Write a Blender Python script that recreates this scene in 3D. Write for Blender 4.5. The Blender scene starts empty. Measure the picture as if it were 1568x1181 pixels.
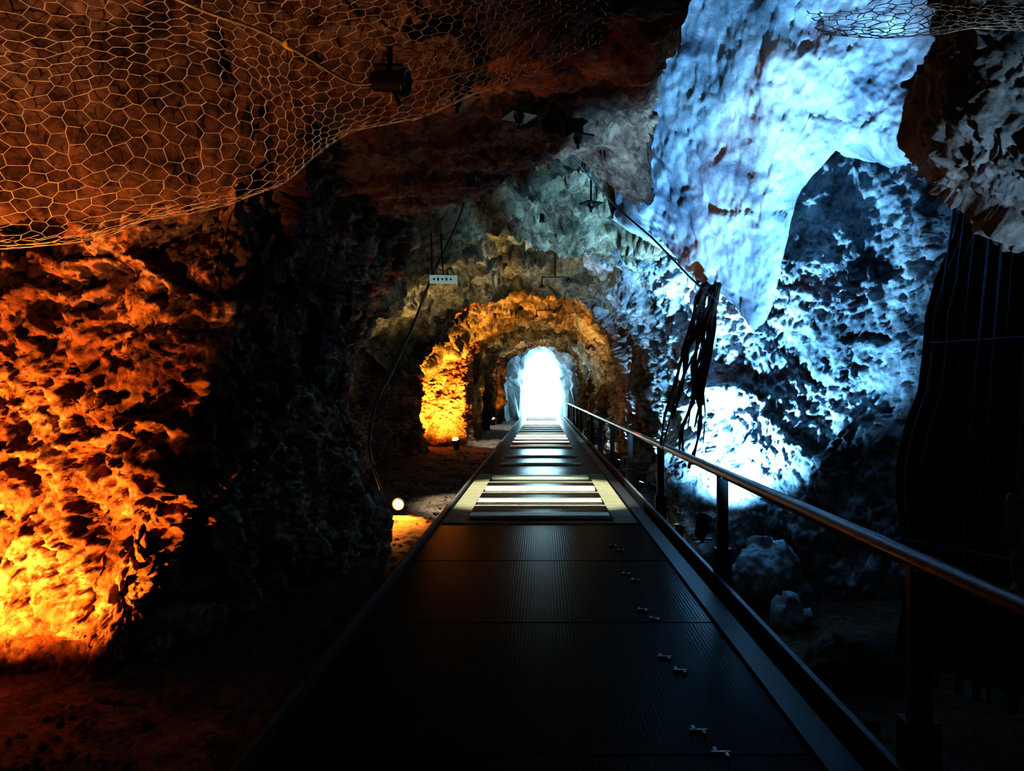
import bpy, math, random, bmesh
import numpy as np
from mathutils import Vector
random.seed(3)
F=1130.0
def W(px,py,d): return ((px-830)/F*d, d, 1.5-(py-600)/F*d)
sc=bpy.context.scene
COL=sc.collection
# ---------------- noise ----------------
def h3(ix,iy,iz,seed):
    h=(ix.astype(np.uint64)*np.uint64(374761393)+iy.astype(np.uint64)*np.uint64(668265263)+iz.astype(np.uint64)*np.uint64(2147483647)+np.uint64(seed*974711+17))&np.uint64(0xffffffff)
    h=((h^(h>>np.uint64(13)))*np.uint64(1274126177))&np.uint64(0xffffffff)
    h=((h^(h>>np.uint64(16)))*np.uint64(2246822519))&np.uint64(0xffffffff)
    h=h^(h>>np.uint64(15))
    return (h&np.uint64(0xffffff)).astype(np.float64)/float(0xffffff)
def vn(p,seed=0):
    q=p+1000.0; i=np.floor(q).astype(np.int64); f=q-i; f=f*f*f*(f*(f*6-15)+10)
    r=0
    for a in (0,1):
        for b in (0,1):
            for c in (0,1):
                w=(f[:,0] if a else 1-f[:,0])*(f[:,1] if b else 1-f[:,1])*(f[:,2] if c else 1-f[:,2])
                r=r+w*h3(i[:,0]+a,i[:,1]+b,i[:,2]+c,seed)
    return r*2-1
RM=np.array([[.36,.48,-.8],[-.8,.6,0],[.48,.64,.6]])
def fbm(p,f,o,seed=0,g=.5):
    q=p*f; a=1;r=0;s=0
    for k in range(o):
        r=r+a*vn(q,seed+k); s+=a; a*=g; q=(q@RM.T)*2.03
    return r/s
def facet(p,f,seed=0):
    q=(p@RM.T)*f+1000.0; i=np.floor(q).astype(np.int64)
    f1=np.full(len(p),9.0);G=np.zeros((len(p),4))
    for a in (-1,0,1):
        for b in (-1,0,1):
            for c in (-1,0,1):
                x=i[:,0]+a;y=i[:,1]+b;z=i[:,2]+c
                D=np.stack([q[:,0]-x-h3(x,y,z,seed),q[:,1]-y-h3(x,y,z,seed+1),q[:,2]-z-h3(x,y,z,seed+2)],1)
                d=np.sqrt((D**2).sum(1)); m=d<f1
                if m.any():
                    g=np.stack([h3(x[m],y[m],z[m],seed+k)*2-1 for k in (3,4,5)],1)
                    val=(D[m]*g).sum(1)*1.1+ (h3(x[m],y[m],z[m],seed+6)-.5)*.9
                    G[m,0]=val
                f1=np.where(m,d,f1)
    return G[:,0],f1
def rockd(p,big=.25,mid=.1,fac=.16,pit=.05,fine=.03,sd=0):
    w=p+.05*np.stack([fbm(p,4,3,sd+50),fbm(p,4,3,sd+51),fbm(p,4,3,sd+52)],1)
    d=big*fbm(p,.7,3,sd)+mid*1.6*fbm(p,2.0,5,sd+10,.6)
    if fac:
        d=d+fac*facet(w,1.2,sd+20)[0]+fac*.4*facet(w,3.6,sd+27)[0]+fac*.2*facet(w,9,sd+35)[0]
    if pit:
        n=fbm(w,6.5,4,sd+60,.6); d=d-pit*np.clip((n-.10)*5,0,1.4)
        n=fbm(w,14,3,sd+65,.6); d=d-pit*.45*np.clip((n-.1)*5,0,1.2)
    if fine: d=d+fine*fbm(p,16,4,sd+40,.65)
    return d
# ---------------- mesh helpers ----------------
def mk(name,V,Fc,mat=None,smooth=False,parent=None):
    me=bpy.data.meshes.new(name); me.from_pydata([tuple(v) for v in V],[],[tuple(f) for f in Fc]); me.update()
    if smooth: me.polygons.foreach_set('use_smooth',[True]*len(me.polygons))
    o=bpy.data.objects.new(name,me); COL.objects.link(o)
    if mat: me.materials.append(mat)
    if parent: o.parent=parent
    return o
def empty(name):
    o=bpy.data.objects.new(name,None); COL.objects.link(o); o.empty_display_size=.1; return o
def cr(P,segs,T=.42):
    P=np.asarray(P,float); n=len(P); E=np.concatenate([[2*P[0]-P[1]],P,[2*P[-1]-P[-2]]])
    out=[]
    for i in range(n-1):
        k=segs if isinstance(segs,int) else segs[i]
        t=np.linspace(0,1,k,endpoint=False).reshape((-1,)+(1,)*(P.ndim-1))
        p0,p1,p2,p3=E[i],E[i+1],E[i+2],E[i+3]
        m1=(p2-p0)*T; m2=(p3-p1)*T
        out.append((2*t**3-3*t**2+1)*p1+(t**3-2*t**2+t)*m1+(-2*t**3+3*t**2)*p2+(t**3-t**2)*m2)
    out.append(P[-1:]); return np.concatenate(out)
def base(ctrl,sv,su):
    G=cr(np.array(ctrl,float),sv); G=np.swapaxes(cr(np.swapaxes(G,0,1),su),0,1); return G
def normals(G,inside):
    du=np.gradient(G,axis=1);dv=np.gradient(G,axis=0); n=np.cross(du,dv); n/=np.linalg.norm(n,axis=2,keepdims=True)+1e-9
    s=np.sum(n*(np.array(inside)-G)); flip=s<0
    return (-n if flip else n),flip
def sheet(name,ctrl,sv,su,inside,mat,off=0,parent=None,**k):
    G=base(ctrl,sv,su); n,fl=normals(G,inside); R,C,_=G.shape
    p=G.reshape(-1,3); d=rockd(p,**k)+off; V=p+n.reshape(-1,3)*d[:,None]
    idx=np.arange(R*C).reshape(R,C)
    a,b,c,e=idx[:-1,:-1].ravel(),idx[:-1,1:].ravel(),idx[1:,1:].ravel(),idx[1:,:-1].ravel()
    Fc=np.stack([a,b,c,e] if not fl else [a,e,c,b],1)
    return mk(name,V.tolist(),Fc.tolist(),mat,True,parent)
def box(c,s,rz=0):
    cx,cy,cz=c; x,y,z=[q/2 for q in s]; V=[];co,si=math.cos(rz),math.sin(rz)
    for dx,dy,dz in [(-x,-y,-z),(x,-y,-z),(x,y,-z),(-x,y,-z),(-x,-y,z),(x,-y,z),(x,y,z),(-x,y,z)]:
        V.append((cx+dx*co-dy*si,cy+dx*si+dy*co,cz+dz))
    return V,[(0,3,2,1),(4,5,6,7),(0,1,5,4),(1,2,6,5),(2,3,7,6),(3,0,4,7)]
def join(parts):
    V=[];Fc=[]
    for v,f in parts:
        o=len(V);V+=list(v);Fc+=[tuple(i+o for i in q) for q in f]
    return V,Fc
def bev(o,w=.006,s=2):
    m=o.modifiers.new('bevel','BEVEL');m.width=w;m.segments=s;m.limit_method='ANGLE';return o
def tube(P,r,n=6,caps=True):
    P=[Vector(p) for p in P];V=[];Fc=[];N=len(P)
    for i,p in enumerate(P):
        t=(P[min(i+1,N-1)]-P[max(i-1,0)]).normalized()
        a=t.cross(Vector((0,0,1)));
        if a.length<.05:a=t.cross(Vector((1,0,0)))
        a.normalize();b=t.cross(a); rr=r[i] if isinstance(r,(list,tuple)) else r
        for k in range(n):
            an=2*math.pi*k/n;V.append(tuple(p+a*math.cos(an)*rr+b*math.sin(an)*rr))
    for i in range(N-1):
        for k in range(n):
            Fc.append((i*n+k,i*n+(k+1)%n,(i+1)*n+(k+1)%n,(i+1)*n+k))
    if caps: Fc.append(tuple(range(n))[::-1]);Fc.append(tuple((N-1)*n+k for k in range(n)))
    return V,Fc
def lathe(prof,c,axis=(0,0,1),n=20):
    ax=Vector(axis).normalized();q=Vector((0,0,1)).rotation_difference(ax);c=Vector(c)
    V=[];Fc=[]
    for r,z in prof:
        for k in range(n):
            a=2*math.pi*k/n;V.append(tuple(c+q@Vector((r*math.cos(a),r*math.sin(a),z))))
    for i in range(len(prof)-1):
        for k in range(n):Fc.append((i*n+k,i*n+(k+1)%n,(i+1)*n+(k+1)%n,(i+1)*n+k))
    return V,Fc
# ---------------- materials ----------------
def nmat(name):
    m=bpy.data.materials.new(name);m.use_nodes=True;t=m.node_tree;b=t.nodes['Principled BSDF'];return m,t,b
def rockmat(name,cols,scale=1.2,rough=.75,bump=.5,bs=9,spec=.3,dist=.05,pits=.85,sp=.06):
    m,t,b=nmat(name);N=t.nodes;L=t.links
    tc=N.new('ShaderNodeTexCoord')
    n1=N.new('ShaderNodeTexNoise');n1.inputs['Scale'].default_value=scale;n1.inputs['Detail'].default_value=9;n1.inputs['Roughness'].default_value=.68;n1.inputs['Distortion'].default_value=.6
    L.new(tc.outputs['Object'],n1.inputs['Vector'])
    cr_=N.new('ShaderNodeValToRGB');e=cr_.color_ramp.elements
    pos=[.33+.34*i/(len(cols)-1) for i in range(len(cols))]
    e[0].position=pos[0];e[0].color=(*cols[0],1);e[1].position=pos[-1];e[1].color=(*cols[-1],1)
    for p,c in list(zip(pos,cols))[1:-1]:
        q=e.new(p);q.color=(*c,1)
    L.new(n1.outputs['Fac'],cr_.inputs['Fac'])
    n2=N.new('ShaderNodeTexNoise');n2.inputs['Scale'].default_value=scale*7;n2.inputs['Detail'].default_value=7;n2.inputs['Roughness'].default_value=.75
    L.new(tc.outputs['Object'],n2.inputs['Vector'])
    r2=N.new('ShaderNodeValToRGB');r2.color_ramp.elements[0].position=.38;r2.color_ramp.elements[0].color=(.2,.17,.16,1);r2.color_ramp.elements[1].position=.52;r2.color_ramp.elements[1].color=(1,1,1,1)
    L.new(n2.outputs['Fac'],r2.inputs['Fac'])
    mx=N.new('ShaderNodeMix');mx.data_type='RGBA';mx.blend_type='MULTIPLY';mx.inputs['Factor'].default_value=pits
    L.new(cr_.outputs['Color'],mx.inputs['A']);L.new(r2.outputs['Color'],mx.inputs['B']);L.new(mx.outputs['Result'],b.inputs['Base Color'])
    n3=N.new('ShaderNodeTexNoise');n3.inputs['Scale'].default_value=bs;n3.inputs['Detail'].default_value=10;n3.inputs['Roughness'].default_value=.78
    L.new(tc.outputs['Object'],n3.inputs['Vector'])
    v=N.new('ShaderNodeTexVoronoi');v.inputs['Scale'].default_value=bs*1.3
    vv=N.new('ShaderNodeVectorMath');vv.operation='MULTIPLY_ADD';vv.inputs[1].default_value=(.12,.12,.12)
    L.new(n3.outputs['Color'],vv.inputs[0]);L.new(tc.outputs['Object'],vv.inputs[2]);L.new(vv.outputs[0],v.inputs['Vector'])
    ad=N.new('ShaderNodeMath');ad.operation='MULTIPLY_ADD';ad.inputs[1].default_value=.4
    L.new(v.outputs['Distance'],ad.inputs[0]);L.new(n3.outputs['Fac'],ad.inputs[2])
    bp=N.new('ShaderNodeBump');bp.inputs['Strength'].default_value=bump;bp.inputs['Distance'].default_value=dist
    L.new(ad.outputs[0],bp.inputs['Height']);L.new(bp.outputs['Normal'],b.inputs['Normal'])
    b.inputs['Roughness'].default_value=rough;b.inputs['Specular IOR Level'].default_value=spec
    return m
def plain(name,c,rough=.5,metal=0,bump=0,bs=40,var=.25,emit=None,es=0):
    m,t,b=nmat(name);N=t.nodes;L=t.links
    tc=N.new('ShaderNodeTexCoord');n=N.new('ShaderNodeTexNoise');n.inputs['Scale'].default_value=bs;n.inputs['Detail'].default_value=5
    L.new(tc.outputs['Object'],n.inputs['Vector'])
    r=N.new('ShaderNodeValToRGB');r.color_ramp.elements[0].position=.3;r.color_ramp.elements[1].position=.7
    r.color_ramp.elements[0].color=(*[x*(1-var) for x in c],1);r.color_ramp.elements[1].color=(*[min(1,x*(1+var)) for x in c],1)
    L.new(n.outputs['Fac'],r.inputs['Fac']);L.new(r.outputs['Color'],b.inputs['Base Color'])
    b.inputs['Roughness'].default_value=rough;b.inputs['Metallic'].default_value=metal
    if bump:
        bp=N.new('ShaderNodeBump');bp.inputs['Strength'].default_value=bump;bp.inputs['Distance'].default_value=.01
        L.new(n.outputs['Fac'],bp.inputs['Height']);L.new(bp.outputs['Normal'],b.inputs['Normal'])
    if emit:
        b.inputs['Emission Color'].default_value=(*emit,1);b.inputs['Emission Strength'].default_value=es
    return m
M_left=rockmat('rock_ochre',[(.05,.022,.014),(.26,.12,.07),(.5,.3,.18),(.68,.52,.38)],1.9,.65,.9,14,pits=1)
M_ceil=rockmat('rock_ceiling',[(.05,.028,.02),(.16,.09,.06),(.28,.17,.11),(.42,.3,.2)],1.3,.75,.8,12)
M_tun=rockmat('rock_tunnel',[(.03,.026,.02),(.10,.085,.055),(.30,.25,.16),(.5,.43,.3)],.9,.75,.7,7)
M_right=rockmat('rock_limestone',[(.04,.05,.06),(.2,.23,.25),(.46,.5,.53),(.72,.78,.8)],1.0,.75,.6,9,pits=.7)
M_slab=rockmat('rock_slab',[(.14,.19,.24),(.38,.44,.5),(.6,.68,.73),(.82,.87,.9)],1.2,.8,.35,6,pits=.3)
M_floor=rockmat('gravel_ground',[(.05,.03,.02),(.13,.08,.06),(.22,.15,.1),(.28,.2,.15)],2.5,.85,.9,30)
M_dark=rockmat('rock_dark_root',[(.01,.008,.006),(.03,.022,.015),(.07,.05,.035),(.12,.09,.06)],4,.8,.8,20)

# ---------------- left wall ----------------
zs=[-.7,-.3,.26,.8,1.15,1.64,2.3,2.77,3.4,4.0,4.7]
bx=[-2.3,-2.3,-2.25,-2.1,-1.9,-1.82,-1.7,-1.58,-1.35,-1.1,-.6]
fx=[-1.75,-1.72,-1.75,-1.95,-1.98,-1.95,-1.85,-1.77,-1.68,-1.5,-1.2]
def arch(x,z,a=.32): return x+a*max(0,z-2.1)**1.7
cols=[]
cols.append([(-4.2,-3.2,z) for z in zs])
cols.append([(-4.0,0,z) for z in zs])
cols.append([(-3.9,2.4,z) for z in zs])
cols.append([(-3.75,3.7,z) for z in zs])
cols.append([(-3.0,4.15,z) for z in zs])
cols.append([(b-.3,4.1,z) for b,z in zip(bx,zs)])
cols.append([(b,4.3,z) for b,z in zip(bx,zs)])
cols.append([(.6*b+.4*f-.05,5.6,z) for b,f,z in zip(bx,fx,zs)])
cols.append([(f-.12,7.0,z) for f,z in zip(fx,zs)])
cols.append([(f,7.9,z) for f,z in zip(fx,zs)])
cols.append([(f-.5 if z<2.6 else f,8.4,z) for f,z in zip(fx,zs)])
for x,y,a in [(-3.1,9.2,.32),(-3.4,11,.5),(-3.7,14,.5),(-3.5,17.5,.5),(-3.15,19.6,.5),(-3.5,20.6,.5),(-3.45,21.8,.4),(-2.75,22.1,.3),(-2.35,22.7,.2),(-2.4,25,.2),(-3.2,26.5,.4),(-3.3,31,.4),(-3.1,36,.4),(-2.4,36.8,.2),(-2.3,39,.2),(-2.6,42,.3),(-2.6,46.5,.3)]:
    cols.append([(arch(x,z,a),y,z) for z in zs])
ctrl=np.swapaxes(np.array(cols),0,1)
su=[6,10,16,60,90,34,50,50,34,18,24,24,24,24,18,14,16,26,16,16,12,14,14,12,8,8,8]
wl=sheet('wall_left',ctrl,[14,34,44,28,34,42,30,26,18,12],su,(0,12,1.5),M_left,big=.14,mid=.10,fac=.12,pit=.08,fine=.035,sd=1)

# ---------------- near ceiling ----------------
X=[-4.4,-3.2,-2.3,-1.6,-1.1,-.6,-.2,.3,.8]
def row(y,zz): return [(x,y,zz[i]) for i,x in enumerate(X)]
C_=[]
C_.append(row(-3.2,[2.9]*9)); C_.append(row(.5,[2.7,2.8,2.9,2.95,3.0,3.0,3.05,3.05,3.05]))
C_.append(row(1.8,[2.6,2.75,2.85,2.95,3.0,3.05,3.05,3.1,3.1]))
C_.append(row(2.7,[2.45,2.65,2.75,2.86,2.98,3.05,3.12,3.15,3.15]))
C_.append(row(3.55,[2.2,2.25,2.35,2.5,2.82,2.99,3.16,3.38,3.4]))
C_.append(row(4.2,[2.6,2.7,2.8,3.0,3.2,3.35,3.45,3.55,3.6]))
C_.append(row(5.4,[3,3,3.05,3.2,3.35,3.45,3.6,3.7,3.75]))
C_.append(row(6.9,[3.2,3.2,3.2,3.3,3.4,3.5,3.6,3.8,3.65]))
C_.append(row(8.1,[3.4,3.4,3.4,3.45,3.55,3.75,4.0,4.15,3.6]))
C_.append(row(8.8,[4,4,4,4.1,4.2,4.4,4.7,4.7,4.3]))
ex=[.8,.8,.8,.75,.66,.7,.8,.95,1.1,1.15]
ctrl=[]
for i,r in enumerate(C_):
    r=list(r); x,y,z=r[-1]; r[-1]=(ex[i],y,z); r[-2]=(min(r[-2][0],ex[i]-.35),y,r[-2][2])
    r.append((ex[i]+.06,y,max(z+.5,3.6))); r.append((ex[i]-.15,y,7.6)); ctrl.append(r)
ctrl_ceil=np.array(ctrl)
ce=sheet('ceiling',ctrl_ceil,[10,20,44,50,36,44,44,34,12],[14,34,30,26,26,24,24,22,16,24],(0,4,0),M_ceil,big=.06,mid=.06,fac=.08,pit=.025,fine=.025,sd=3)
ctrl=[[ (x,y,z+(.25 if x<1 else 0)-( .1 if x>2.2 else 0)) for x in (.4,1.0,1.7,2.4,3.2,4.8)] for y,z in ((-3.2,3.0),(0.5,3.05),(2,3.08),(2.9,3.2),(3.15,3.6),(3.25,5),(3.2,7.7))]
sheet('ceiling_ledge',ctrl,[8,14,24,20,20,20],[16,24,24,24,20],(2,2,0),M_ceil,big=.04,mid=.06,fac=.08,pit=.03,sd=5)
ctrl=[[(x,y,7.3-.05*(x-3)**2) for x in (-1,1,3,5,7)] for y in (1,4,7,10,13)]
sheet('ceiling_chamber',ctrl,16,16,(3,6,0),M_right,sd=6)
# ---------------- tunnel ceiling ----------------
ys=[7.4,9,10.5,12,14,16.5,19,22,25,28,32,36,40,46.5]
hz=[4.5,4.45,4.3,4.1,4.4,4.0,4.3,3.95,4.25,4.0,4.3,4.0,4.2,4.4]
xs=[-3.4,-2.6,-1.8,-1,-.2,.6,1.3,1.9,2.3]
def xr(x,y):
    lim={7.4:.5,9:.95,10.5:2.0}.get(y,9)
    return x if x<lim-.2 else lim-.2+.05*(x-lim+.2) if lim<9 else x
ctrl=[[(xr(x,y),y,h-.17*abs(xr(x,y)+.1)**2.1) for x in xs] for y,h in zip(ys,hz)]
sheet('ceiling_tunnel',ctrl,[14,22,26,30,30,28,26,22,20,18,16,14,12],20,(0,20,0),M_tun,big=.4,mid=.16,fac=.18,pit=.04,fine=.03,sd=8)
def rib(nm,y,wL,wR,zt,dep=.9,sd=0):
    rows=[]
    for dy,ex_ in ((-dep,1.3),(-dep*.45,.35),(0,0),(dep*.45,.3),(dep,1.3)):
        r=[]
        for z in (-.6,.6,1.6): r.append((-wL-ex_,y+dy,z))
        for k in range(1,8):
            a=math.pi*k/8; c=math.cos(a); r.append((-((wL if c>0 else wR)+ex_)*c,y+dy,zt-1.7+(1.7+ex_)*math.sin(a)))
        for z in (1.6,.6,-.6): r.append((wR+ex_,y+dy,z))
        rows.append(r)
    sheet(nm,rows,10,9,(0,y,1.5),M_tun,big=.25,mid=.12,fac=.15,pit=.04,sd=sd)
rib('rock_arch',17.2,3.4,2.25,4.0,.9,61);rib('rock_arch',25.2,2.15,2.1,3.9,.9,62);rib('rock_arch',31.5,2.1,2.05,3.95,.9,63);rib('rock_arch',38,1.95,1.9,4.0,.9,64)
# ---------------- right wall ----------------
zr=[-1.8,-1.0,-.3,.5,1.2,1.9,2.6,3.2,3.8,4.6,6,7.7]
cols=[]
for x,y,a in [(2.4,46.5,1),(2.2,40,1),(2.3,34,1),(2.1,28,1),(2.25,22,1),(2.1,17,1),(2.2,14,1),(2.05,12,1),(2.15,10.6,.7),(2.6,9.8,.25),(3.2,9.3,0),(4.0,8.7,0),(4.7,7.4,0),(5.1,5.4,0),(5,3,0),(4.6,0,0),(4.4,-3.2,0)]:
    c=[]
    for z in zr:
        xx=x-a*.4*max(0,z-2.1)**1.7; zz=z if a<.2 else min(z,4.6+ (1-a)*3)
        if a>.2: xx=max(xx,-.3)
        if a<=.25: xx=xx+(-.25*max(0,z-2.5) if a else 0); 
        c.append((xx,y+(.25 if 0<=z<2.5 and a==0 else 0),zz))
    cols.append(c)
ctrl=np.swapaxes(np.array(cols),0,1)
sheet('wall_right',ctrl,[14,18,26,30,30,30,28,24,20,18,10],[8,8,10,14,20,20,22,36,46,54,54,40,26,14,10,8],(0,9,1.5),M_right,big=.28,mid=.13,fac=.16,pit=.055,fine=.03,sd=12)
# ---------------- slab ----------------
cpx=[940,1000,1060,1120,1165,1200,1232,1290,1350,1410,1450,1620]
bpy_=[325,370,418,458,484,400,290,218,205,235,210,150]
dd=[9.3,8.7,8.2,7.8,7.5,7.35,7.2,7.0,6.8,6.6,6.4,5.9]
colsS=[]
for px,pb,d in zip(cpx,bpy_,dd):
    x,y,z=W(px,pb,d); c=[]
    for f in (0,.3,.6,.85,1): c.append((x,y-.9*(1-f),7.6+(z-7.6)*f))
    c.append((x,y+.35,z+.02)); c.append((x+.05,y+1.6,z+.5)); colsS.append(c)
ctrl=np.swapaxes(np.array(colsS),0,1)
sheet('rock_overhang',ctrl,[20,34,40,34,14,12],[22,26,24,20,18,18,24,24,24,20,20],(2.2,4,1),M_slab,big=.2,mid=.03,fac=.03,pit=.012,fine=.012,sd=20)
g=[[(1470,-60,4.6),(1450,-40,3.8),(1520,-60,3.4),(1620,-60,3.2),(1800,-60,3.1)],
   [(1470,90,4.8),(1445,90,4.0),(1500,90,3.6),(1600,90,3.4),(1800,90,3.2)],
   [(1450,205,4.9),(1412,205,4.15),(1480,190,3.7),(1590,200,3.5),(1800,200,3.3)],
   [(1480,260,4.8),(1455,275,4.1),(1510,290,3.85),(1590,320,3.7),(1800,350,3.5)],
   [(1500,270,5.0),(1490,290,4.8),(1540,330,4.7),(1600,370,4.6),(1800,400,4.5)]]
sheet('rock_outcrop',[[W(*q) for q in r] for r in g],[34,40,34,24],[24,40,40,34],(2,3,0),M_right,big=.04,mid=.06,fac=.12,pit=.025,fine=.015,sd=25)
# ---------------- floor ----------------
cols=[]
FY=(-3.3,0,2,4,6,8,10,14,20,30,48)
for x,z in [(-5,0),(-3.5,-.1),(-2.2,-.14),(-1.4,-.18),(-.5,-.45),(.6,-.6),(1.5,-.9),(2.4,-1.05),(3.3,-1.0),(4.4,-.8),(6,-.4)]:
    cols.append([(x,y,z) for y in FY])
cols=np.array(cols)
for j,y in enumerate(FY):
    if y>12:
        for i in range(6,11): cols[i,j,2]=-.35
ctrl=np.swapaxes(cols,0,1)
sheet('floor',ctrl,[6,10,30,30,30,30,30,30,24,20],[8,16,18,14,10,12,14,16,14,10],(0,5,3),M_floor,big=.03,mid=.02,fac=.02,pit=.015,fine=.01,sd=30)
sheet('wall_back',[[(x,-3,z) for x in (-5,-2,0,2,5)] for z in (-1.5,1,3,5,8)],10,10,(0,2,1.5),M_ceil,sd=33)
b=[(-9,-5,-4),(9,-5,-4),(9,46,-4),(-9,46,-4),(-9,-5,10),(9,-5,10),(9,46,10),(-9,46,10)]
mk('leak_shell',b,[(0,3,2,1),(4,5,6,7),(0,1,5,4),(1,2,6,5),(3,0,4,7)],M_ceil)  # unseen shell added around the cave to stop world light leaking in
# ---------------- exit portal ----------------
def portal():
    hw=1.22; zt=4.0; n=48
    inner=[(-hw*.9,-.8),(-hw*.95,.3)]+[(hw*-math.cos(math.pi*k/n),zt-2.4+2.4*math.sin(math.pi*k/n)) for k in range(0,n+1)]+[(hw*.95,.3),(hw*.9,-.8)]
    def sc_(f,fz): return [(x*f,(z-1)*fz+1 if z>0 else z) for x,z in inner]
    outer=[]
    for x,z in inner:
        dx,dz=x,z-1.5; s=min(8.9/abs(dx) if abs(dx)>1e-6 else 99, (8.4/dz if dz>0 else (-5.4/dz if dz<-.01 else 99))); outer.append((dx*s,1.5+dz*s))
    rings=[(46.2,inner),(45.6,inner),(44.9,sc_(1.03,1.0)),(44.2,sc_(1.08,1.03)),(43.4,sc_(1.16,1.06)),(42.6,sc_(1.3,1.1)),(41.8,sc_(1.5,1.15)),(41.0,sc_(1.85,1.25)),(40.8,outer)]
    V=[(x,y,z) for y,r in rings for x,z in r];m=len(inner)
    A=np.array(V); d=.16*fbm(A,1.2,3,5)+.12*facet(A,1.8,8)[0]
    for i,(y,r) in enumerate(rings[:-1]):
        for k in range(m):
            j=i*m+k; A[j,0]*=1+d[j]; A[j,2]+=d[j]*.8; A[j,1]+= d[j] if i>0 else 0
    Fc=[(i*m+k,i*m+k+1,(i+1)*m+k+1,(i+1)*m+k) for i in range(len(rings)-1) for k in range(m-1)]
    return mk('tunnel_portal',A.tolist(),Fc,M_slab,False)
portal()
# ---------------- walkway ----------------
def deckmat():
    m,t,b=nmat('deck_plate');N=t.nodes;L=t.links
    tc=N.new('ShaderNodeTexCoord');w=N.new('ShaderNodeTexWave');w.wave_type='BANDS';w.bands_direction='X';w.inputs['Scale'].default_value=14
    L.new(tc.outputs['Object'],w.inputs['Vector'])
    n=N.new('ShaderNodeTexNoise');n.inputs['Scale'].default_value=3;n.inputs['Detail'].default_value=6;L.new(tc.outputs['Object'],n.inputs['Vector'])
    r=N.new('ShaderNodeValToRGB');r.color_ramp.elements[0].color=(.0015,.0015,.0025,1);r.color_ramp.elements[1].color=(.006,.006,.008,1);L.new(n.outputs['Fac'],r.inputs['Fac']);L.new(r.outputs['Color'],b.inputs['Base Color'])
    bp=N.new('ShaderNodeBump');bp.inputs['Strength'].default_value=.1;bp.inputs['Distance'].default_value=.004;L.new(w.outputs['Fac'],bp.inputs['Height']);L.new(bp.outputs['Normal'],b.inputs['Normal'])
    r2=N.new('ShaderNodeMapRange');r2.inputs['To Min'].default_value=.2;r2.inputs['To Max'].default_value=.28;L.new(n.outputs['Fac'],r2.inputs['Value']);L.new(r2.outputs[0],b.inputs['Roughness'])
    b.inputs['Specular IOR Level'].default_value=.014
    return m
M_deck=deckmat()
M_steel=plain('painted_steel',(.008,.009,.012),.5,.3,.2)
M_galv=plain('galvanised_steel',(.22,.25,.27),.45,.6,.2,60)
M_tread=plain('tread_lit_pale',(.72,.74,.62),.5,0,.4,80)  # raised treads, coloured pale to carry the lit bands across the deck
M_side=plain('side_grating',(.2,.18,.12),.6,0,.4,80)
M_rail=plain('varnished_wood',(.15,.045,.02),.32,0,.2,20)
ww=empty('walkway')
pl=[];y=-2.2
while y<44.5:
    pl.append(box((-.025,y+.87,-.02),(2.29,1.74,.04)));y+=1.75
bev(mk('deck_panels',*join(pl),M_deck,parent=ww),.006,1)
tr=[];sd=[]
def tread(yc,w,sides=True):
    for k in range(5):
        tr.append(box((-.03,yc-w/2+w*(k+.5)/5,.02),(1.66,w/5*.85,.03)))
    tr.append(box((-.03,yc,.008),(1.64,w,.014)))
for yc,w_ in ((8.85,.26),(9.95,.3),(11.3,.36),(12.8,.42)): tread(yc,w_)
yy_=8.4
while yy_<13.4:
    for s in (-1,1): sd.append(box((s*.985-.025,yy_,.006),(.25,.04,.012)))
    if int((yy_-8.4)/.07)%9<2: sd.append(box((-.025,yy_,.004),(1.75,.03,.008)))
    yy_+=.07
yc=20.0
while yc<43: tread(yc,.03*yc,yc<28); yc+=1.6 if yc<30 else 2.1
for yc in (15.2,17.0): tread(yc,.08,False)
mk('lit_band_treads',*join(tr),M_tread,parent=ww)
mk('side_gratings',*join(sd),M_side,parent=ww)
kb=[box((-1.2,20.9,-.04),(.06,47,.14)),box((1.19,20.9,-.03),(.14,47,.1)),box((1.345,20.9,.0),(.025,47,.16)),box((-.9,20.9,-.14),(.1,47,.2)),box((.9,20.9,-.14),(.1,47,.2))]
mk('edge_beams',*join(kb),M_steel,parent=ww)
mk('edge_trim',*join([box((1.345,20.9,.085),(.03,47,.01)),box((-1.2,20.9,.034),(.02,47,.008))]),plain('worn_steel',(.08,.1,.12),.5,.5),parent=ww)
cl=[]
for yc in (3.15,4.05,4.95,5.95,7.05):
    for k,(dx,dy) in enumerate(((-.02,.1),(.03,-.1))):
        cl+= [box((.71+dx,yc+dy,.008),(.08,.014,.012)),box((.69+dx,yc+dy+.02,.008),(.014,.04,.012)),box((.73+dx,yc+dy-.02,.008),(.014,.04,.012))]
mk('deck_clips',*join(cl),M_galv,parent=ww)
leg=[];y=-1
while y<44:
    for s in (-.9,.9): leg.append(box((s,y,-.55),(.09,.09,.8)))
    leg.append(box((0,y,-.1),(2.3,.08,.1)));y+=3
mk('support_legs',*join(leg),M_steel,parent=ww)
hr=empty('handrail')
ps=[];V=[];Fc=[]
prof=[(-.045,-.018),(.045,-.018),(.05,0),(.04,.02),(.015,.03),(-.015,.03),(-.04,.02),(-.05,0)]
yy=np.linspace(-2.5,40,60)
for i,y in enumerate(yy):
    for x,z in prof:V.append((1.42+x,y,.865+z))
for i in range(59):
    for k in range(8):Fc.append((i*8+k,(i+1)*8+k,(i+1)*8+(k+1)%8,i*8+(k+1)%8))
mk('top_rail',V,Fc,M_rail,True,hr)
y=-.3-3+0.02
while y<40:
    ps.append(box((1.42,y,.25),(.085,.05,1.2)));ps.append(box((1.42,y,.06),(.13,.1,.42)));ps.append(box((1.42,y,.835),(.075,.14,.02)))
    ps.append(tube([(1.38,y,-.12),(1.1,y,-.12)],.02))
    y+=3.03
bev(mk('posts',*join(ps),M_steel,parent=hr),.008,2)
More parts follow.
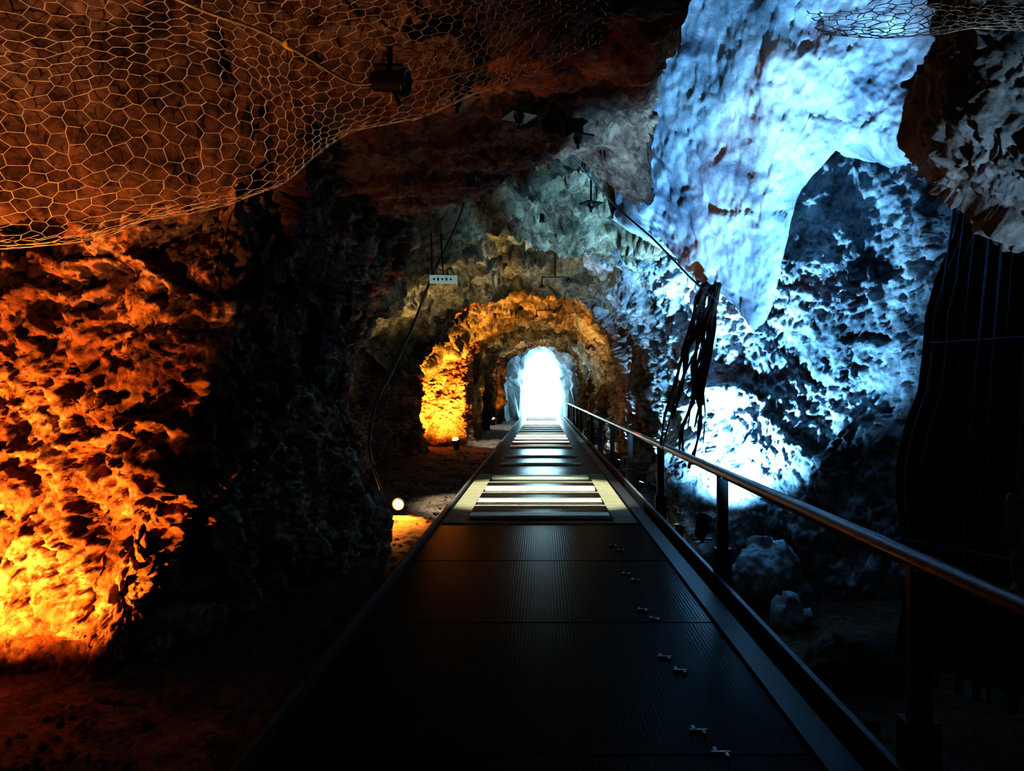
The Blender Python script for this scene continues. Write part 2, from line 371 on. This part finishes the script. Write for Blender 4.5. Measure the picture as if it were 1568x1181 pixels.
mk('under_rail',*join([tube([(1.42,-2.5,.835),(1.42,40,.835)],.018,8)]),M_steel,parent=hr)
# ---------------- chicken wire ----------------
M_wire=plain('galvanised_wire',(.6,.54,.46),.45,.3,0)
def hexnet(name,G,sx,sy,a,off,r,inside,mask=None,par=None,seed=0):
    n,_=normals(G,inside); R,C,_2=G.shape
    Lu=sx;Lv=sy
    def ev(u,v):
        fu=np.clip(u/Lu,0,1)*(C-1.001);fv=np.clip(v/Lv,0,1)*(R-1.001);iu=fu.astype(int);iv=fv.astype(int);tu=(fu-iu)[:,None];tv=(fv-iv)[:,None]
        def bl(A):return (A[iv,iu]*(1-tu)+A[iv,iu+1]*tu)*(1-tv)+(A[iv+1,iu]*(1-tu)+A[iv+1,iu+1]*tu)*tv
        p=bl(G);nn=bl(n);return p+nn*(off+.06*fbm(p,1.6,3,77+seed))[:,None]
    ncol=int(Lu/a)+2;q=a/math.sqrt(3);nrow=int(Lv/(1.5*q))+2
    pts=[];E=[];idx={}
    def P(u,v):
        k=(round(u*1000),round(v*1000))
        if k not in idx: idx[k]=len(pts);pts.append((u+random.uniform(-.14,.14)*a,v+random.uniform(-.14,.14)*a))
        return idx[k]
    for j in range(nrow):
        for i in range(ncol):
            cx=i*a+(a/2 if j%2 else 0);cy=j*1.5*q
            if cx>Lu or cy>Lv:continue
            A=P(cx-a/2,cy-q/2);B=P(cx,cy-q);Cc=P(cx+a/2,cy-q/2);D=P(cx-a/2,cy+q/2)
            E+=[(A,B),(B,Cc),(A,D)]
    pts=np.array(pts)
    z0=np.c_[pts,pts[:,0]*0]
    pts=pts+1.3*a*np.stack([fbm(z0,1.5,3,5),fbm(z0,1.5,3,6)],1)
    Q=ev(pts[:,0],pts[:,1]); out=[]
    for A,B in E:
        if not(0<=pts[A][0]<=Lu and 0<=pts[B][0]<=Lu and 0<=pts[A][1]<=Lv and 0<=pts[B][1]<=Lv):continue
        if mask and not mask(Q[A]):continue
        vert=abs(pts[A][0]-pts[B][0])<a*.35
        out.append(tube([Q[A],Q[B]],r*(1.6 if vert else 1),4,False))
    return mk(name,*join(out),M_wire,True,par)
G=base(ctrl_ceil[2:6,1:8],[30,30,20],[20]*6)
cw=empty('wire_netting')
hexnet('net_panel',G,3.6,2.75,.075,.12,.0014,(0,3,0),lambda p:p[1]<3.85,cw)
G2=base([[(x,y,z) for x in (1.2,1.9,2.6,3.4)] for y,z in ((1.8,3.0),(2.6,3.0),(3.1,3.08),(3.3,3.3))],12,12)
hexnet('net_panel_ledge',G2,2.2,1.6,.075,.07,.0014,(2,2,0),None,cw,3)
M_cable=plain('rope_cable',(.3,.25,.16),.6,0,.3)
M_black=plain('black_cable',(.02,.02,.02),.5)
def cable(name,pts,r,mat,seg=10,parent=None):
    return mk(name,*tube(cr(np.array([W(*p) for p in pts]),seg).tolist(),r,7),mat,True,parent)
cable('net_border_cable',[(150,-60,2.3),(300,12,2.45),(400,48,2.6),(470,88,2.75),(540,128,2.95),(600,124,3.0),(660,122,3.0),(740,100,3.0),(800,60,2.9),(870,15,2.8),(920,-20,2.7)],.006,M_cable,8,cw)
cable('wall_cable',[(720,270,8.6),(705,330,8.6),(680,385,8.5),(655,440,8.3),(632,500,8.0),(600,570,7.7),(575,620,7.6),(566,690,7.7),(590,770,8.4)],.015,M_cable,8)
cable('overhang_cable',[(860,220,7.6),(895,262,7.9),(945,318,8.1),(1000,366,7.7),(1060,428,7.3),(1100,462,7.1)],.01,M_black,8)
mk('cable_tag',*join([tube([W(436,68,2.66),W(446,74,2.7)],.011,8)]),plain('yellow_tape',(.8,.55,.02),.5))
M_hous=plain('lamp_housing',(.012,.011,.01),.4,.3)
def lampparts(c,ax,s=1):
    return [lathe([(0,-.09*s),(.04*s,-.09*s),(.05*s,-.07*s),(.055*s,.05*s),(.07*s,.08*s),(.07*s,.1*s),(.06*s,.1*s),(.055*s,.085*s),(0,.08*s)],c,ax,18)]
cs=empty('ceiling_spotlight')
c=Vector(W(595,125,3.0))
mk('head',*join(lampparts(c,(.95,-.1,-.1),.8)),M_hous,True,cs)
mk('bracket',*join([tube([c,c+Vector((.0,.02,.08)),c+Vector((0,.02,.16))],.012),box(tuple(c+Vector((0,.02,.065))),(.12,.06,.012)),tube([c,c+Vector((.05,-.02,-.1))],.009)]),M_hous,False,cs)
def boltplate(p):
    x,y,z=p
    o=empty('rock_bolt');
    mk('plate',*join([box((x,y,z),(.2,.2,.015),.5),lathe([(0,-.06),(.025,-.06),(.03,-.03),(.045,0),(.03,.02)],(x,y,z)),tube([(x,y,z-.1),(x,y,z+.3)],.012)]),M_hous,False,o)
for q in [(795,178,5.4),(905,312,8.4),(700,150,4.5),(885,210,6.2)]: boltplate(W(*q))
def hanglamp(px,py,d,w=.5):
    x,y,z=W(px,py,d);o=empty('pendant_lamp')
    mk('frame',*join([tube([(x-w/2,y,z),(x+w/2,y,z)],.015),tube([(x,y,z),(x,y,z+.6)],.015),tube([(x-w/2,y,z),(x-w/2,y,z-.15)],.015)]),M_hous,False,o)
    sh=[(.02,.07),(.03,.05),(.07,0),(.065,0),(.03,.04)]
    mk('shade',*join([lathe(sh,(x+w/2,y,z-.08)),lathe(sh,(x-w/2,y,z-.2))]),M_hous,True,o)
hanglamp(850,425,14,.5);hanglamp(835,475,21,.5)
sg=empty('hanging_sign')
x,y,z=W(679,428,8.0)
mk('panel',*box((x,y,z),(.3,.02,.09),.1),plain('sign_face_glow',(.55,.75,.7),.5,emit=(.5,.75,.7),es=.3),parent=sg)  # glow added to the plate so it shows pale where no lamp reaches
mk('lettering',*join([box((x-.1+.045*i,y-.018,z),(.018,.006,.03 if i%2 else .02),.1) for i in range(5)]),plain('sign_ink',(.02,.1,.08),.5),parent=sg)
mk('arm',*join([tube([(x,y,z+.04),(x-.03,y,z+.5)],.008),tube([(x-.12,y,z+.04),(x-.13,y,z+.5)],.008)]),M_hous,parent=sg)
# ---------------- lights ----------------
def glass(name,c,s): return plain(name,c,.3,0,emit=c,es=s)
M_go=glass('lamp_glass_orange',(1,.42,.08),14)
M_gb=glass('lamp_glass_white',(.5,.8,1),12)
def light(kind,name,loc,e,col,r=.06,tgt=None,ang=90,blend=.5,par=None):
    l=bpy.data.lights.new(name,kind);l.energy=e;l.color=col;l.shadow_soft_size=r
    o=bpy.data.objects.new(name,l);COL.objects.link(o);o.location=loc
    if kind=='SPOT':l.spot_size=math.radians(ang);l.spot_blend=blend
    if tgt is not None:o.rotation_euler=(Vector(tgt)-Vector(loc)).to_track_quat('-Z','Y').to_euler()
    if par:o.parent=par
    return o
def uplight(c,ax,e,col,mg,ang=160,off=.16,s=1,blend=.4,r=.05,extra=(0,0,0),lax=None):
    o=empty('floor_spotlight');c=Vector(c);a=Vector(ax).normalized()
    mk('housing',*join(lampparts(c,a,s)+[box(tuple(c+Vector((0,0,-.1*s))),(.16*s,.03*s,.02)),tube([c+Vector((0,0,-.12*s)),c],.015*s)]),M_hous,True,o)
    mk('glass',*lathe([(0,.088*s),(.056*s,.086*s)],c,a,18),mg,True,o)
    p=c+a*off+Vector(extra)
    light('SPOT','beam',p,e,col,r,p+(Vector(lax) if lax else a),ang,blend,o)
uplight((-2.8,3.42,-.04),(-.1,.75,.9),340,(1,.31,.05),M_go,125,blend=.6)
uplight((-3.3,2.75,0.0),(-.05,.9,.8),620,(1,.33,.06),M_go,88,blend=.6)
uplight((-1.9,1.3,-.1),(-.1,.5,1),330,(1,.52,.26),M_go,74,blend=.8)
uplight((-1.93,9.9,-.03),(.2,-.9,.3),420,(1,.36,.05),M_go,125,s=1.2,off=.2,extra=(.0,-.05,.28),lax=(-.25,-.35,-.7))
uplight((-2.1,9.0,-.1),(-.05,-.9,.9),90,(1,.36,.05),M_go,110,s=.7)
uplight((-2.42,20.8,.02),(-.1,-.5,1),1700,(1,.45,.07),M_go,150,s=1.7,off=.22,lax=(-.25,.5,1))
uplight((-2.40,36.0,.02),(-.1,-.5,1),350,(1,.35,.05),M_go,140,s=2.2,off=.28,lax=(-.2,.3,1))
uplight((-2.9,12.6,0),(.42,.5,1),850,(1,.8,.42),M_go,66,blend=.8)
uplight((-2.7,27.5,0),(.5,.1,1),330,(1,.85,.5),M_go,110)
uplight((-2.7,33.8,0),(.5,.1,1),400,(.9,1,.75),M_go,110)
BL=(.26,.60,1);BW=(.26,.62,1)
uplight((1.95,9.0,-.15),(.3,.55,.85),1700,BW,M_gb,116,s=1.5,blend=.7)
uplight((1.75,9.4,-.3),(.08,.2,1),1100,BW,M_gb,70,s=1,blend=.7)  # extra lamp added to brighten the rock below the overhang's left edge
uplight((2.2,4.9,-.8),(-.1,.47,1),3800,BL,M_gb,44,blend=.6)  # extra lamp added to throw blue light up onto the overhang
uplight((3.0,2.0,.2),(-.08,.6,1),260,(.6,.82,1),M_gb,56,blend=.6)  # lamp added out of view to put cool light on the outcrop
uplight((1.75,13.2,-.2),(.3,-.1,1),600,(.35,.68,1),M_gb,95)
uplight((1.8,17.5,-.2),(.3,-.1,1),400,(.35,.68,1),M_gb,95)
def downlight(y,z,e,col,ang,tz):  # lamps added above the deck to brighten its treads
    dl=empty('added_downlight')
    mk('can',*join(lampparts((0,y,z+.1),(0,0,-1),.6)),M_hous,True,dl)
    light('SPOT','beam',(0,y,z),e,col,.05,(0,tz,0),ang,.4,dl)
downlight(10.4,3.85,3200,(.95,1,.8),54,10.8)
downlight(23,3.7,1700,(.85,1,.9),70,23.5)
downlight(33,3.8,1500,(.75,.95,1),80,34)
w=bpy.data.worlds.new('World');sc.world=w;w.use_nodes=True
bg=w.node_tree.nodes['Background'];bg.inputs[0].default_value=(.5,.85,1,1);bg.inputs[1].default_value=16
l=bpy.data.lights.new('daylight_portal','AREA');l.shape='RECTANGLE';l.size=3.0;l.size_y=5.4;l.cycles.is_portal=True
o=bpy.data.objects.new('daylight_portal',l);COL.objects.link(o);o.location=(0,46.3,1.8);o.rotation_euler=(math.radians(-90),0,0)
# ---------------- roots, fence, boulders, gravel ----------------
rp=[]
for i in range(16):
    t=i/15; tx=1092+random.uniform(-14,14);bx_=1015+65*t+random.uniform(-10,10);bt=600+random.uniform(0,120)
    P=[];d0=8.0+random.uniform(-.12,.12)
    for k in range(7):
        f=k/6; P.append(W(tx+(bx_-tx)*f**.9+random.uniform(-6,6),435+(bt-435)*f,d0+.25*f))
    P=cr(np.array(P),6); n_=len(P)
    rp.append(tube(P.tolist(),[(.012+.012*(i%3))*(1-.6*j/n_)*(1+.35*math.sin(j*.9+i)) for j in range(n_)],8))
mk('hanging_roots',*join(rp),M_dark,True)
M_curt=plain('dark_sheet',(.008,.014,.028),.6,.2,.3)
cu=empty('corrugated_fence')
V=[];Fc=[];nc=220;nr=14
for j in range(nr):
    f=j/(nr-1)
    for i in range(nc):
        s=i/(nc-1); x0=3.62-1.0*min(f,.55)-.1*f+.05*math.sin(f*17); x1=4.15; x=x0+(x1-x0)*s; y=6.3-1.9*s; z=3.4-4.1*f
        wv=.035*math.sin(s*nc*.42)+.02*math.sin(s*31+f*2)
        V.append((x+wv*.8,y+wv*.6-.15*f,z))
for j in range(nr-1):
    for i in range(nc-1):Fc.append((j*nc+i,j*nc+i+1,(j+1)*nc+i+1,(j+1)*nc+i))
mk('sheets',V,Fc,M_curt,True,cu)
ps=[]
for s in (.0,.06,.12,.2,.26,.3,.38,.43,.48,.55,.66,.75,.86,.95):
    ps.append(tube([(3.5+.5*s,6.2-1.9*s,3.3),(3.15+.9*s,6.08-1.9*s,1.2),(2.95+1.1*s,6.0-1.9*s,-.8)],.012+.01*(int(s*100)%3)))
ps.append(tube([(3.2,6.1,1.9),(4.05,4.3,1.9)],.012));ps.append(tube([(2.95,6.0,.3),(3.95,4.2,.3)],.012))
mk('poles',*join(ps),plain('pole_paint',(.03,.06,.12),.5,.3,.2),True,cu)
def boulder(c,r,seed,sub=5,sq=(1,1,1)):
    bm=bmesh.new();bmesh.ops.create_icosphere(bm,subdivisions=sub,radius=1)
    P=np.array([v.co[:] for v in bm.verts]);Fc=[[v.index for v in f.verts] for f in bm.faces];bm.free()
    R=1+.3*fbm(P+seed*3,1.3,4,seed)+.22*facet(P+seed,1.1,seed)[0]+.06*facet(P+seed,3,seed)[0]
    P=P*R[:,None]*np.array(sq)*r+np.array(c)
    return P.tolist(),Fc
mk('boulder',*boulder(W(1208,950,8.0),.2,4,4,(1,.9,1.2)),M_slab,True)
mk('boulder',*boulder(W(1600,840,4.4),.26,9,5,(.8,1,1.6)),M_right,True)
mk('boulder',*boulder((2.9,6.6,-.95),.35,12,5,(1.3,1,.7)),M_dark,True)
mk('boulder',*boulder((2.75,9.0,-.7),.4,15,5),M_right,True)
gp=[]
for i in range(1500):
    if i<900: x=random.uniform(-2.5,-1.3);y=random.uniform(2.4,6)
    else: x=random.uniform(-3.2,-1.35);y=random.uniform(6,20)
    r=random.uniform(.008,.028)*(1 if i<900 else 1.2)
    v=[];z=-.13 if x<-1.8 else -.15
    for a,b_,c_ in ((1,0,0),(-1,0,0),(0,1,0),(0,-1,0),(0,0,.7),(0,0,-.7)):
        v.append((x+(a+random.uniform(-.3,.3))*r,y+(b_+random.uniform(-.3,.3))*r,z+(c_+random.uniform(-.3,.3))*r))
    gp.append((v,[(0,2,4),(2,1,4),(1,3,4),(3,0,4),(2,0,5),(1,2,5),(3,1,5),(0,3,5)]))
mk('gravel',*join(gp),M_floor)
# ---------------- camera ----------------
cd=bpy.data.cameras.new('camera');cd.sensor_width=36;cd.lens=36*F/1568;cd.shift_x=-46/1568;cd.shift_y=9.5/1568;cd.clip_start=.05;cd.clip_end=300
co=bpy.data.objects.new('camera',cd);COL.objects.link(co);co.location=(0,0,1.5);co.rotation_euler=(math.pi/2,0,0);sc.camera=co
sc.view_settings.view_transform='Standard'
sc.view_settings.look='High Contrast'
